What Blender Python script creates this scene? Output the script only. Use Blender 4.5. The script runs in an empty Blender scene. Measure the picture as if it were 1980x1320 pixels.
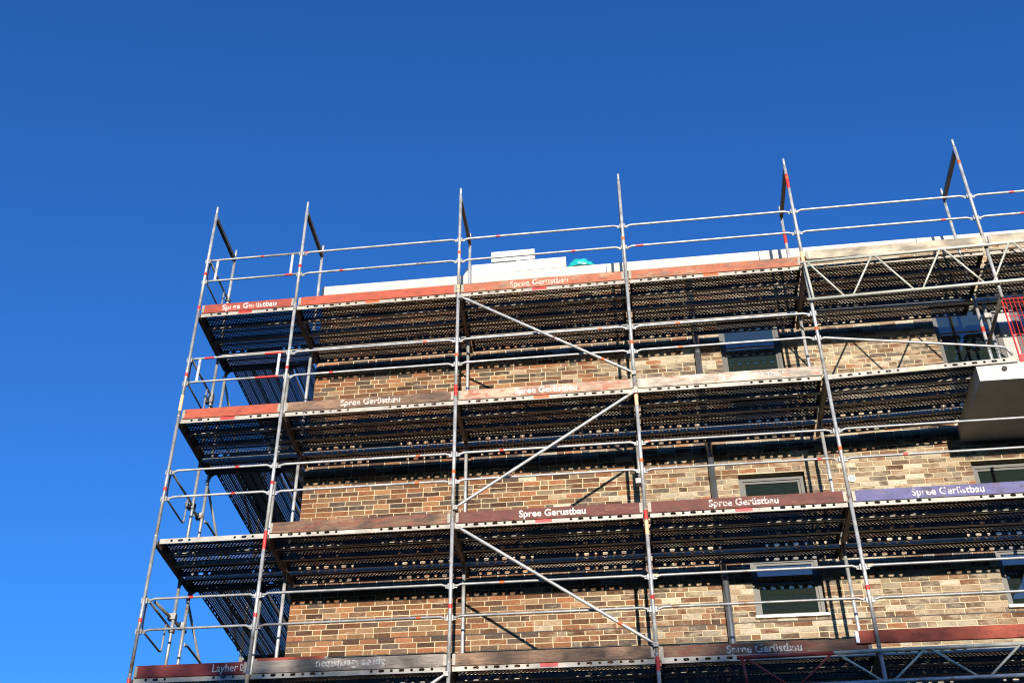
import bpy, math, random
from mathutils import Vector, Matrix

random.seed(7)
scn = bpy.context.scene
COL = scn.collection

# ------------------------------------------------------------------ camera
cam_d = bpy.data.cameras.new('camera')
cam = bpy.data.objects.new('camera', cam_d)
COL.objects.link(cam)
RIGHT = Vector((0.98771131, 0.15416277, 0.02569448))
DOWN = Vector((-0.07350941, 0.60332395, -0.79410111))
FWD = Vector((-0.13792292, 0.78245387, 0.6072423))
CAM = Vector((6.519, -14.406, -6.26))
cam.matrix_world = Matrix(((RIGHT.x, -DOWN.x, -FWD.x, CAM.x), (RIGHT.y, -DOWN.y, -FWD.y, CAM.y),
                           (RIGHT.z, -DOWN.z, -FWD.z, CAM.z), (0, 0, 0, 1)))
cam_d.sensor_width = 36.0
cam_d.lens = 2403.35 / 1980 * 36
cam_d.shift_x = 127.14 / 1980
cam_d.shift_y = 6.48 / 1980
cam_d.clip_end = 3000
scn.camera = cam

# ------------------------------------------------------------------ light
SUN_TO = Vector((0.128, -1.0, 0.160)).normalized()
world = bpy.data.worlds.new('World')
scn.world = world
world.use_nodes = True
wn = world.node_tree.nodes
wl = world.node_tree.links
bg = wn['Background']
sky = wn.new('ShaderNodeTexSky')
sky.sky_type = 'NISHITA'
sky.sun_disc = False
sky.sun_elevation = math.asin(SUN_TO.z)
sky.sun_rotation = math.atan2(SUN_TO.x, SUN_TO.y)
sky.altitude = 100
sky.air_density = 1.15
sky.dust_density = 0.5
sky.ozone_density = 6.6
gam = wn.new('ShaderNodeGamma')
gam.inputs[1].default_value = 1.25
wl.new(sky.outputs[0], gam.inputs[0])
wl.new(gam.outputs[0], bg.inputs[0])
bg.inputs[1].default_value = 0.135
sun_d = bpy.data.lights.new('sun', 'SUN')
sun_d.energy = 5.0
sun_d.angle = math.radians(0.53)
sun_d.color = (1.0, 0.90, 0.76)
sun = bpy.data.objects.new('sun', sun_d)
COL.objects.link(sun)
sun.rotation_euler = SUN_TO.to_track_quat('Z', 'Y').to_euler()
scn.view_settings.view_transform = 'Standard'
scn.view_settings.look = 'None'
scn.view_settings.exposure = 0.8
scn.view_settings.gamma = 1.0
scn.view_settings.use_curve_mapping = False
scn.cycles.max_bounces = 5
scn.cycles.diffuse_bounces = 1
scn.cycles.use_denoising = True
scn.cycles.caustics_reflective = False
scn.cycles.caustics_refractive = False
scn.cycles.filter_width = 1.15
scn.cycles.transparent_max_bounces = 12

GROUND = -7.86

# ------------------------------------------------------------------ helpers
def tag(o, label=None, cat=None, group=None, kind=None):
    if label: o['label'] = label
    if cat: o['category'] = cat
    if group: o['group'] = group
    if kind: o['kind'] = kind
    return o

def link(name, data, parent=None, loc=None, rot=None):
    o = bpy.data.objects.new(name, data)
    COL.objects.link(o)
    if parent is not None: o.parent = parent
    if loc is not None: o.location = loc
    if rot is not None: o.rotation_euler = rot
    return o

def empty(name, loc=(0, 0, 0), rot=(0, 0, 0)):
    o = link(name, None, None, loc, rot)
    o.empty_display_size = 0.1
    return o

class MB:
    """collects vertices and faces, builds one mesh"""
    def __init__(s):
        s.v = []; s.f = []
    def box(s, x0, y0, z0, x1, y1, z1):
        b = len(s.v)
        s.v += [(x0, y0, z0), (x1, y0, z0), (x1, y1, z0), (x0, y1, z0), (x0, y0, z1), (x1, y0, z1), (x1, y1, z1), (x0, y1, z1)]
        s.f += [(b, b+3, b+2, b+1), (b+4, b+5, b+6, b+7), (b, b+1, b+5, b+4), (b+1, b+2, b+6, b+5), (b+2, b+3, b+7, b+6), (b+3, b, b+4, b+7)]
        return s
    def bevbox(s, x0, y0, z0, x1, y1, z1, c):
        """box with the four long x-direction edges chamfered"""
        b = len(s.v)
        prof = [(y0+c, z0), (y1-c, z0), (y1, z0+c), (y1, z1-c), (y1-c, z1), (y0+c, z1), (y0, z1-c), (y0, z0+c)]
        for x in (x0, x1):
            s.v += [(x, p[0], p[1]) for p in prof]
        for i in range(8):
            j = (i+1) % 8
            s.f.append((b+i, b+8+i, b+8+j, b+j)[::-1])
        s.f.append(tuple(b+i for i in range(8))[::-1])
        s.f.append(tuple(b+8+i for i in range(8)))
        return s
    def tube(s, pts, r, n=10, cap=True):
        pts = [Vector(p) for p in pts]
        m = len(pts)
        rs = r if isinstance(r, (list, tuple)) else [r]*m
        base = len(s.v)
        t0 = (pts[1]-pts[0]).normalized()
        up = Vector((0, 0, 1)) if abs(t0.z) < 0.9 else Vector((1, 0, 0))
        nrm = t0.cross(up).normalized()
        for i in range(m):
            if i == 0: t = pts[1]-pts[0]
            elif i == m-1: t = pts[-1]-pts[-2]
            else: t = (pts[i+1]-pts[i]).normalized() + (pts[i]-pts[i-1]).normalized()
            t.normalize()
            nrm = (nrm - t*nrm.dot(t)).normalized()
            bi = t.cross(nrm)
            for k in range(n):
                a = 2*math.pi*k/n
                s.v.append(tuple(pts[i] + (nrm*math.cos(a) + bi*math.sin(a))*rs[i]))
        for i in range(m-1):
            for k in range(n):
                a = base+i*n+k; b = base+i*n+(k+1) % n
                s.f.append((a, b, b+n, a+n))
        if cap:
            s.f.append(tuple(base+k for k in range(n))[::-1])
            s.f.append(tuple(base+(m-1)*n+k for k in range(n)))
        return s
    def poly(s, pts):
        b = len(s.v)
        s.v += [tuple(p) for p in pts]
        s.f.append(tuple(range(b, b+len(pts))))
        return s
    def plate(s, pts, off):
        """polygon extruded by a vector"""
        b = len(s.v); n = len(pts)
        s.v += [tuple(p) for p in pts]
        s.v += [tuple(Vector(p)+Vector(off)) for p in pts]
        s.f.append(tuple(range(b, b+n)))
        s.f.append(tuple(range(b+n, b+2*n))[::-1])
        for i in range(n):
            j = (i+1) % n
            s.f.append((b+i, b+n+i, b+n+j, b+j))
        return s
    def holed(s, fn, u0, u1, v0, v1, hu, hv, ru, rv, oblong=0.0, sub=1):
        """rectangle u0..u1 v0..v1 with an elliptical / oblong hole at hu,hv; fn maps (u,v)->xyz"""
        corners = [(u1, v1), (u0, v1), (u0, v0), (u1, v0)]
        ring = []
        for i in range(4):
            a, b2 = corners[i], corners[(i+1) % 4]
            for k in range(sub+1):
                t = k/(sub+1)
                ring.append((a[0]*(1-t)+b2[0]*t, a[1]*(1-t)+b2[1]*t))
        b = len(s.v); n = len(ring)
        for (u, v) in ring: s.v.append(fn(u, v))
        for i in range(n):
            a = math.pi/4 + 2*math.pi*i/n
            cu, sv = math.cos(a), math.sin(a)
            s.v.append(fn(hu + ru*cu + (oblong if cu > 0 else -oblong), hv + rv*sv))
        for i in range(n):
            j = (i+1) % n
            s.f.append((b+i, b+j, b+n+j, b+n+i))
        return s
    def mesh(s, name, mat, smooth=False):
        me = bpy.data.meshes.new(name)
        me.from_pydata(s.v, [], s.f)
        if smooth: me.polygons.foreach_set('use_smooth', [True]*len(me.polygons))
        me.materials.append(mat)
        me.update()
        return me
    def build(s, name, mat, parent=None, loc=None, rot=None, smooth=False):
        return link(name, s.mesh(name, mat, smooth), parent, loc, rot)

# ------------------------------------------------------------------ materials
def new_mat(name):
    m = bpy.data.materials.new(name)
    m.use_nodes = True
    nt = m.node_tree
    return m, nt.nodes, nt.links, nt.nodes['Principled BSDF']

def noise(n, l, vec, scale, detail=4.0, rough=0.55):
    t = n.new('ShaderNodeTexNoise')
    t.inputs['Scale'].default_value = scale
    t.inputs['Detail'].default_value = detail
    t.inputs['Roughness'].default_value = rough
    if vec is not None: l.new(vec, t.inputs['Vector'])
    return t

def ramp(n, l, fac, stops):
    r = n.new('ShaderNodeValToRGB')
    e = r.color_ramp.elements
    while len(e) < len(stops): e.new(0.5)
    for q, (p, c) in zip(e, stops):
        q.position = p
        q.color = (*c, 1) if len(c) == 3 else c
    l.new(fac, r.inputs[0])
    return r

def mix(n, l, fac, a, b, mode='MIX'):
    m = n.new('ShaderNodeMix')
    m.data_type = 'RGBA'
    m.blend_type = mode
    for sock, val in ((m.inputs[0], fac), (m.inputs[6], a), (m.inputs[7], b)):
        if hasattr(val, 'is_linked') or hasattr(val, 'links'): l.new(val, sock)
        elif isinstance(val, (int, float)): sock.default_value = val
        else: sock.default_value = (*val, 1)
    return m.outputs[2]

def obj_vec(n, l, scale=(1, 1, 1), per_object=True):
    tc = n.new('ShaderNodeTexCoord')
    mp = n.new('ShaderNodeMapping')
    mp.inputs['Scale'].default_value = scale
    l.new(tc.outputs['Object'], mp.inputs['Vector'])
    if per_object:
        oi = n.new('ShaderNodeObjectInfo')
        mu = n.new('ShaderNodeMath'); mu.operation = 'MULTIPLY'; mu.inputs[1].default_value = 173.0
        l.new(oi.outputs['Random'], mu.inputs[0])
        l.new(mu.outputs[0], mp.inputs['Location'])
    return mp.outputs[0]

def add_bump(n, l, bsdf, height, strength=0.3, dist=0.005):
    b = n.new('ShaderNodeBump')
    b.inputs['Strength'].default_value = strength
    b.inputs['Distance'].default_value = dist
    l.new(height, b.inputs['Height'])
    l.new(b.outputs[0], bsdf.inputs['Normal'])

def metal_mat(name, c1, c2, metallic=0.5, rough=0.45, scale=9.0, rust=0.0):
    m, n, l, b = new_mat(name)
    v = obj_vec(n, l)
    t = noise(n, l, v, scale, 5, 0.65)
    r = ramp(n, l, t.outputs['Fac'], [(0.3, c1), (0.68, c2)])
    col = r.outputs[0]
    if rust:
        t2 = noise(n, l, v, 4.0, 6, 0.7)
        r2 = ramp(n, l, t2.outputs['Fac'], [(0.66 - rust, (0, 0, 0)), (0.74 - rust, (1, 1, 1))])
        col = mix(n, l, r2.outputs[0], col, (0.16, 0.085, 0.05))
    l.new(col, b.inputs['Base Color'])
    b.inputs['Metallic'].default_value = metallic
    b.inputs['Roughness'].default_value = rough
    t3 = noise(n, l, v, 40, 3)
    add_bump(n, l, b, t3.outputs['Fac'], 0.12, 0.002)
    return m

def wood_mat(name, wood1, wood2, paint=None, cover=0.5, grey=0.0, soft=0.12):
    """plank: long grain, optionally worn paint film over it; cover 0 bare .. 1 fully painted"""
    m, n, l, b = new_mat(name)
    v = obj_vec(n, l, (1.0, 9, 9))
    g = noise(n, l, v, 5.0, 7, 0.62)
    g.inputs['Distortion'].default_value = 0.6
    r = ramp(n, l, g.outputs['Fac'], [(0.32, wood1), (0.66, wood2)])
    col = r.outputs[0]
    v2 = obj_vec(n, l, (1, 2, 2))
    k = noise(n, l, v2, 2.2, 3, 0.5)
    kr = ramp(n, l, k.outputs['Fac'], [(0.38, (0.45, 0.44, 0.43)), (0.62, (1.15, 1.12, 1.08))])
    col = mix(n, l, 1.0, col, kr.outputs[0], 'MULTIPLY')
    # knots
    vo = n.new('ShaderNodeTexVoronoi'); vo.inputs['Scale'].default_value = 3.2
    v3 = obj_vec(n, l, (0.9, 2.2, 2.2)); l.new(v3, vo.inputs['Vector'])
    vr = ramp(n, l, vo.outputs['Distance'], [(0.05, (1, 1, 1)), (0.11, (0, 0, 0))])
    col = mix(n, l, vr.outputs[0], col, (wood1[0]*0.45, wood1[1]*0.4, wood1[2]*0.35))
    if paint:
        v4 = obj_vec(n, l, (1.3, 4, 4))
        w = noise(n, l, v4, 3.3, 8, 0.68)
        c = 0.68 - 0.36*cover
        wr = ramp(n, l, w.outputs['Fac'], [(c - soft/2, (0, 0, 0)), (c + soft/2, (1, 1, 1))])
        pv = noise(n, l, v2, 6, 4)
        pr = ramp(n, l, pv.outputs['Fac'], [(0.3, tuple(x*0.72 for x in paint)), (0.7, tuple(min(1, x*1.12) for x in paint))])
        col = mix(n, l, wr.outputs[0], col, pr.outputs[0])
    st = noise(n, l, obj_vec(n, l, (0.8, 1.6, 1.6)), 4.5, 6, 0.7)
    sr = ramp(n, l, st.outputs['Fac'], [(0.54, (1, 1, 1)), (0.72, (0.42, 0.36, 0.30))])
    col = mix(n, l, 1.0, col, sr.outputs[0], 'MULTIPLY')
    # dirt specks
    d = noise(n, l, v2, 22, 4, 0.7)
    dr = ramp(n, l, d.outputs['Fac'], [(0.30, (0.55, 0.5, 0.45)), (0.42, (1, 1, 1))])
    col = mix(n, l, 1.0, col, dr.outputs[0], 'MULTIPLY')
    l.new(col, b.inputs['Base Color'])
    b.inputs['Roughness'].default_value = 0.75
    add_bump(n, l, b, g.outputs['Fac'], 0.35, 0.004)
    return m

def plain_mat(name, c, rough=0.6, metallic=0.0, var=0.12, scale=8):
    m, n, l, b = new_mat(name)
    v = obj_vec(n, l)
    t = noise(n, l, v, scale, 5, 0.6)
    r = ramp(n, l, t.outputs['Fac'], [(0.3, tuple(x*(1-var) for x in c)), (0.7, tuple(min(1, x*(1+var)) for x in c))])
    l.new(r.outputs[0], b.inputs['Base Color'])
    b.inputs['Roughness'].default_value = rough
    b.inputs['Metallic'].default_value = metallic
    return m

M = {}
M['galv'] = metal_mat('galvanised_tube', (0.22, 0.225, 0.23), (0.50, 0.50, 0.485), 0.35, 0.45, 7.0, 0.03)
M['galv_old_or_shaded'] = metal_mat('old_or_shaded_tube', (0.17, 0.18, 0.19), (0.33, 0.33, 0.32), 0.35, 0.5, 7.0, 0.06)  # old tubes, and the lower rails coloured as shaded
M['plank'] = metal_mat('plank_steel', (0.20, 0.185, 0.16), (0.38, 0.35, 0.30), 0.1, 0.5, 5.0, 0.03)
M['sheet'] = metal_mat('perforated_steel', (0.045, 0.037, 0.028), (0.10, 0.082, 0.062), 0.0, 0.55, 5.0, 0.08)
M['transom'] = metal_mat('transom_steel', (0.08, 0.068, 0.055), (0.16, 0.135, 0.105), 0.1, 0.6, 6.0, 0.12)
M['alu'] = metal_mat('pale_girder', (0.34, 0.35, 0.29), (0.48, 0.48, 0.41), 0.15, 0.55, 6.0, 0.02)
M['bluegrey'] = metal_mat('blue_grey_girder', (0.20, 0.24, 0.30), (0.36, 0.40, 0.45), 0.3, 0.5, 6.0, 0.03)
M['redpaint'] = plain_mat('red_girder_paint', (0.26, 0.028, 0.02), 0.5, 0.0, 0.3, 12)
M['band_red'] = plain_mat('red_tape', (0.44, 0.022, 0.013), 0.45, 0, 0.15)
M['band_orange'] = plain_mat('orange_tape', (0.48, 0.09, 0.013), 0.45, 0, 0.15)
M['band_faded'] = plain_mat('faded_orange_paint', (0.72, 0.42, 0.22), 0.6, 0, 0.2)
M['cap'] = plain_mat('toe_board_end_steel', (0.24, 0.22, 0.18), 0.5, 0.2, 0.2)
M['whitecap'] = plain_mat('white_cap', (0.8, 0.8, 0.78), 0.4)
# toe boards
M['tb_red'] = wood_mat('fresh_red_board', (0.10, 0.022, 0.012), (0.16, 0.040, 0.020), (0.33, 0.058, 0.025), 0.93)
M['tb_red2'] = wood_mat('red_board', (0.10, 0.026, 0.015), (0.18, 0.055, 0.030), (0.25, 0.038, 0.020), 0.85)
M['tb_redworn'] = wood_mat('worn_red_board', (0.24, 0.125, 0.072), (0.36, 0.225, 0.145), (0.33, 0.095, 0.045), 0.60, soft=0.10)
M['tb_pale'] = wood_mat('bare_pale_board', (0.340, 0.286, 0.204), (0.476, 0.422, 0.326))
M['tb_pink'] = wood_mat('bleached_pink_board', (0.326, 0.190, 0.122), (0.462, 0.340, 0.252), (0.340, 0.116, 0.068), 0.36, soft=0.10)
M['tb_white'] = wood_mat('bleached_white_board', (0.374, 0.306, 0.231), (0.503, 0.449, 0.374), (0.374, 0.163, 0.109), 0.24, soft=0.10)
M['tb_brown'] = wood_mat('weathered_brown_board', (0.088, 0.051, 0.031), (0.231, 0.136, 0.082))
M['tb_brownred'] = wood_mat('brown_red_board', (0.085, 0.042, 0.024), (0.20, 0.115, 0.065), (0.165, 0.050, 0.027), 0.44, soft=0.10)
M['tb_darkred'] = wood_mat('dark_red_board', (0.095, 0.036, 0.022), (0.18, 0.075, 0.045), (0.110, 0.028, 0.018), 0.70, soft=0.12)
M['tb_grey'] = wood_mat('grey_weathered_board', (0.163, 0.136, 0.109), (0.313, 0.272, 0.231))
M['tb_purple'] = wood_mat('violet_board', (0.10, 0.06, 0.06), (0.18, 0.13, 0.13), (0.095, 0.09, 0.20), 0.80, soft=0.14)
M['tb_crimson'] = wood_mat('crimson_board', (0.09, 0.018, 0.014), (0.14, 0.035, 0.025), (0.150, 0.014, 0.014), 0.95)

def letter_mat(name, c, worn):
    m, n, l, b = new_mat(name)
    v = obj_vec(n, l, (1, 1, 1))
    t = noise(n, l, v, 26, 6, 0.7)
    r = ramp(n, l, t.outputs['Fac'], [(worn-0.06, (0, 0, 0)), (worn+0.06, (1, 1, 1))])
    b.inputs['Base Color'].default_value = (*c, 1)
    b.inputs['Roughness'].default_value = 0.7
    tr = n.new('ShaderNodeBsdfTransparent')
    mx = n.new('ShaderNodeMixShader')
    l.new(r.outputs[0], mx.inputs[0]); l.new(tr.outputs[0], mx.inputs[1]); l.new(b.outputs[0], mx.inputs[2])
    l.new(mx.outputs[0], n['Material Output'].inputs['Surface'])
    return m
M['let_clean'] = letter_mat('white_stencil_paint', (0.58, 0.55, 0.50), 0.38)
M['let_worn'] = letter_mat('worn_stencil_paint', (0.55, 0.52, 0.47), 0.46)
M['let_faint'] = letter_mat('faint_stencil_paint', (0.56, 0.53, 0.47), 0.49)

# brick
def brick_mat():
    m, n, l, b = new_mat('clinker_brick')
    at = n.new('ShaderNodeAttribute'); at.attribute_name = 'Col'
    ge = n.new('ShaderNodeNewGeometry')
    t = noise(n, l, ge.outputs['Position'], 28, 6, 0.7)
    r = ramp(n, l, t.outputs['Fac'], [(0.28, (0.55, 0.52, 0.50)), (0.5, (0.95, 0.95, 0.95)), (0.75, (1.25, 1.22, 1.15))])
    col = mix(n, l, 1.0, at.outputs['Color'], r.outputs[0], 'MULTIPLY')
    # cloudy burn marks
    mp = n.new('ShaderNodeMapping'); mp.inputs['Scale'].default_value = (1, 1, 2.5)
    l.new(ge.outputs['Position'], mp.inputs['Vector'])
    t2 = noise(n, l, mp.outputs[0], 7, 4, 0.6)
    r2 = ramp(n, l, t2.outputs['Fac'], [(0.58, (0, 0, 0)), (0.78, (0.5, 0.5, 0.5))])
    col = mix(n, l, r2.outputs[0], col, (0.055, 0.04, 0.035))
    # cement veil: much on the right part of the facade, little at the left
    sx = n.new('ShaderNodeSeparateXYZ'); l.new(ge.outputs['Position'], sx.inputs[0])
    mr = n.new('ShaderNodeMapRange')
    mr.inputs['From Min'].default_value = 3.5; mr.inputs['From Max'].default_value = 9.0
    mr.inputs['To Min'].default_value = 0.07; mr.inputs['To Max'].default_value = -0.035
    l.new(sx.outputs['X'], mr.inputs['Value'])
    t3 = noise(n, l, mp.outputs[0], 3.4, 7, 0.72)
    sub = n.new('ShaderNodeMath'); sub.operation = 'SUBTRACT'
    l.new(t3.outputs['Fac'], sub.inputs[0]); l.new(mr.outputs[0], sub.inputs[1])
    r3 = ramp(n, l, sub.outputs[0], [(0.50, (0, 0, 0)), (0.68, (0.8, 0.8, 0.8))])
    col = mix(n, l, r3.outputs[0], col, (0.34, 0.285, 0.20))
    l.new(col, b.inputs['Base Color'])
    b.inputs['Roughness'].default_value = 0.9
    b.inputs['Specular IOR Level'].default_value = 0.1
    add_bump(n, l, b, t.outputs['Fac'], 0.5, 0.004)
    return m
M['brick'] = brick_mat()
def mortar_mat():
    m, n, l, b = new_mat('cream_mortar')
    ge = n.new('ShaderNodeNewGeometry')
    t = noise(n, l, ge.outputs['Position'], 30, 5, 0.7)
    t2 = noise(n, l, ge.outputs['Position'], 1.7, 4, 0.6)
    r = ramp(n, l, t.outputs['Fac'], [(0.3, (0.38, 0.31, 0.205)), (0.7, (0.54, 0.45, 0.31))])
    r2 = ramp(n, l, t2.outputs['Fac'], [(0.35, (0.72, 0.7, 0.66)), (0.65, (1.1, 1.1, 1.1))])
    col = mix(n, l, 1.0, r.outputs[0], r2.outputs[0], 'MULTIPLY')
    l.new(col, b.inputs['Base Color'])
    b.inputs['Roughness'].default_value = 0.95
    b.inputs['Specular IOR Level'].default_value = 0.1
    add_bump(n, l, b, t.outputs['Fac'], 0.5, 0.004)
    return m
M['mortar'] = mortar_mat()
M['joint'] = plain_mat('dark_sealant', (0.035, 0.03, 0.028), 0.8)
M['coping'] = plain_mat('pale_coping', (0.42, 0.39, 0.33), 0.6, 0, 0.06, 3)
M['coping_end'] = plain_mat('coping_end_grey', (0.30, 0.29, 0.27), 0.6)
M['foam'] = plain_mat('white_foam', (0.48, 0.48, 0.47), 0.7, 0, 0.03, 20)
M['bag'] = plain_mat('turquoise_plastic', (0.015, 0.32, 0.32), 0.28, 0, 0.2)
def concrete_mat():
    m, n, l, b = new_mat('balcony_concrete')
    v = obj_vec(n, l, per_object=False)
    t = noise(n, l, v, 3, 8, 0.7)
    t2 = noise(n, l, v, 60, 3, 0.7)
    r = ramp(n, l, t.outputs['Fac'], [(0.3, (0.34, 0.34, 0.31)), (0.7, (0.48, 0.475, 0.44))])
    r2 = ramp(n, l, t2.outputs['Fac'], [(0.25, (0.88, 0.88, 0.88)), (0.4, (1, 1, 1))])
    col = mix(n, l, 1.0, r.outputs[0], r2.outputs[0], 'MULTIPLY')
    l.new(col, b.inputs['Base Color'])
    b.inputs['Roughness'].default_value = 0.8
    add_bump(n, l, b, t2.outputs['Fac'], 0.2, 0.003)
    return m
M['concrete'] = concrete_mat()
M['frame'] = plain_mat('window_frame_grey', (0.065, 0.064, 0.060), 0.5, 0.1, 0.08)
M['sill'] = plain_mat('pale_window_sill', (0.72, 0.72, 0.70), 0.4, 0.2, 0.05)
M['panel'] = plain_mat('grey_wall_panel', (0.28, 0.28, 0.26), 0.5, 0.1, 0.06)
def glass_mat():
    m, n, l, b = new_mat('window_glass')
    b.inputs['Base Color'].default_value = (0.010, 0.016, 0.014, 1)
    b.inputs['Roughness'].default_value = 0.015
    b.inputs['IOR'].default_value = 2.1
    ge = n.new('ShaderNodeNewGeometry')
    t = noise(n, l, ge.outputs['Position'], 1.3, 2)
    add_bump(n, l, b, t.outputs['Fac'], 0.08, 0.02)
    return m
M['glass'] = glass_mat()
M['zinc'] = metal_mat('zinc_pipe', (0.16, 0.18, 0.20), (0.27, 0.29, 0.31), 0.8, 0.32, 4.0)
M['paper'] = plain_mat('white_paper', (0.8, 0.8, 0.78), 0.8)
M['barrier'] = plain_mat('red_barrier_paint', (0.42, 0.014, 0.014), 0.45, 0, 0.12)
M['coupler'] = metal_mat('coupler_steel', (0.16, 0.16, 0.16), (0.34, 0.33, 0.31), 0.4, 0.55, 14.0, 0.08)
M['render'] = plain_mat('grey_render', (0.35, 0.33, 0.30), 0.85)
def ground_mat():
    m, n, l, b = new_mat('packed_earth_and_asphalt')
    ge = n.new('ShaderNodeNewGeometry')
    t = noise(n, l, ge.outputs['Position'], 0.25, 8, 0.65)
    r = ramp(n, l, t.outputs['Fac'], [(0.35, (0.05, 0.05, 0.05)), (0.6, (0.11, 0.095, 0.075))])
    l.new(r.outputs[0], b.inputs['Base Color'])
    b.inputs['Roughness'].default_value = 0.9
    return m
M['ground'] = ground_mat()
M['bark'] = plain_mat('bark', (0.10, 0.075, 0.055), 0.9, 0, 0.3)
M['leaf'] = plain_mat('leaf', (0.06, 0.085, 0.03), 0.6, 0, 0.4, 3)

# ------------------------------------------------------------------ setting
tag(MB().poly([(-1500, -1500, GROUND), (1500, -1500, GROUND), (1500, 1500, GROUND), (-1500, 1500, GROUND)]).build('ground', M['ground']), kind='structure')

XS = [0.0, 1.57, 4.14, 6.69, 9.28, 11.85, 14.42]
YW = 1.60                       # brick face
XC = 1.525                      # left corner of the building
XE = 20.0
TOP = 7.37                      # underside of the coping
BAY = ['narrow corner bay', 'second bay from the left', 'third bay from the left', 'fourth bay from the left', 'fifth bay from the left', 'bay at the right edge']
LEV = {0: 'below the lowest deck', 1: 'lowest deck', 2: 'second deck from below', 3: 'third deck from below', 4: 'top deck'}
def zl(l): return 2.0*(l-1)

# ------------------------------------------------------------------ building
OPEN = [(8.08, 9.02, 1.13, 3.37), (8.08, 9.02, 4.03, 6.27), (11.33, 13.60, 1.13, 3.37), (11.33, 13.60, 4.03, 6.27),
        (8.08, 9.02, -1.77, 0.47), (11.33, 13.60, -1.77, 0.47), (8.08, 9.02, -4.67, -2.43), (11.33, 13.60, -4.67, -2.43)]
bld = empty('brick_building', (XC, YW, GROUND))
bld.matrix_world = Matrix.Translation((0, 0, 0))
tag(bld, 'brown clinker brick building with pale roof coping behind the scaffold', 'building')
YM = YW + 0.0055
wb = MB()
xs = sorted({XC+0.004, XE} | {o[0] for o in OPEN} | {o[1] for o in OPEN})
zs = sorted({GROUND, TOP} | {o[2] for o in OPEN} | {o[3] for o in OPEN})
def inside(x, z): return any(o[0] < x < o[1] and o[2] < z < o[3] for o in OPEN)
for i in range(len(xs)-1):
    for j in range(len(zs)-1):
        x0, x1, z0, z1 = xs[i], xs[i+1], zs[j], zs[j+1]
        if not inside((x0+x1)/2, (z0+z1)/2):
            wb.poly([(x0, YM, z0), (x1, YM, z0), (x1, YM, z1), (x0, YM, z1)])
RD = 0.30
for (x0, x1, z0, z1) in OPEN:
    ya, yb = YM, YM+RD
    wb.poly([(x0, ya, z0), (x0, ya, z1), (x0, yb, z1), (x0, yb, z0)])
    wb.poly([(x1, ya, z1), (x1, ya, z0), (x1, yb, z0), (x1, yb, z1)])
    wb.poly([(x0, ya, z1), (x1, ya, z1), (x1, yb, z1), (x0, yb, z1)])
    wb.poly([(x1, ya, z0), (x0, ya, z0), (x0, yb, z0), (x1, yb, z0)])
wb.poly([(XC+0.004, 14, GROUND), (XC+0.004, YM, GROUND), (XC+0.004, YM, TOP), (XC+0.004, 14, TOP)])
wb.poly([(XE, YM, GROUND), (XE, 14, GROUND), (XE, 14, TOP), (XE, YM, TOP)])
wb.poly([(XE, 14, GROUND), (XC+0.004, 14, GROUND), (XC+0.004, 14, TOP), (XE, 14, TOP)])
wall = wb.build('wall', M['mortar'], bld)
MB().box(XC+0.05, YW+0.05, TOP-0.04, XE, 13.9, TOP+0.02).build('roof', M['render'], bld)
# coping in lengths
cx = XC - 0.03
cop = []
for L in (2.4, 2.5, 2.5, 2.5, 2.5, 2.5, 3.6):
    x1 = min(cx+L, XE)
    o = MB().bevbox(cx, 1.52, TOP, x1-0.009, 1.98, TOP+0.205, 0.012).build('coping', M['coping'], bld)
    cx = x1
MB().box(XC-0.034, 1.525, TOP+0.006, XC-0.0305, 1.975, TOP+0.198).build('coping_end', M['coping_end'], bld)
# windows
def window(x0, x1, z0, z1, trans=None, mull=(), panel=None):
    w = MB()
    fy0, fy1 = YW+0.11, YW+0.19
    fw = 0.062
    g = 0.006
    w.box(x0+g, fy0, z0+g, x0+fw, fy1, z1-g); w.box(x1-fw, fy0, z0+g, x1-g, fy1, z1-g)
    w.box(x0+fw, fy0+0.002, z0+g, x1-fw, fy1, z0+fw); w.box(x0+fw, fy0+0.002, z1-fw, x1-fw, fy1, z1-g)
    root = MB().box(x0+g, fy1+0.004, z0+g, x1-g, fy1+0.02, z1-g).build('window', M['joint'], bld)
    w.build('frame', M['frame'], root)
    zc = [z0+fw, z1-fw]
    if trans:
        MB().box(x0+fw, fy0+0.004, trans-0.045, x1-fw, fy1-0.004, trans+0.045).build('transom_bar', M['frame'], root)
    xcuts = [x0+fw] + [c for m_ in mull for c in (m_-0.04, m_+0.04)] + [x1-fw]
    for m_ in mull:
        MB().box(m_-0.04, fy0+0.003, z0+fw, m_+0.04, fy1-0.003, z1-fw).build('mullion', M['frame'], root)
    spans = [(xcuts[i], xcuts[i+1]) for i in range(0, len(xcuts), 2)]
    zsp = [(z0+fw, (trans-0.045) if trans else z1-fw)] + ([(trans+0.045, z1-fw)] if trans else [])
    for (a, b_) in spans:
        for (c, d) in zsp:
            if panel and abs((a+b_)/2-panel) < 0.2:
                MB().box(a, fy0+0.012, c, b_, fy0+0.03, d).build('panel', M['panel'], root)
                continue
            # inner sash rim, then pane
            s_ = MB(); q = 0.035
            s_.box(a, fy0+0.018, c, a+q, fy0+0.05, d); s_.box(b_-q, fy0+0.018, c, b_, fy0+0.05, d)
            s_.box(a+q, fy0+0.02, c, b_-q, fy0+0.05, c+q); s_.box(a+q, fy0+0.02, d-q, b_-q, fy0+0.05, d)
            s_.build('sash', M['frame'], root)
            MB().box(a+q, fy0+0.034, c+q, b_-q, fy0+0.046, d-q).build('pane', M['glass'], root)
    MB().box(x0-0.015, YW-0.045, z0-0.03, x1+0.015, YW+0.11, z0+0.004).build('sill', M['sill'], root)
    return root
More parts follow.
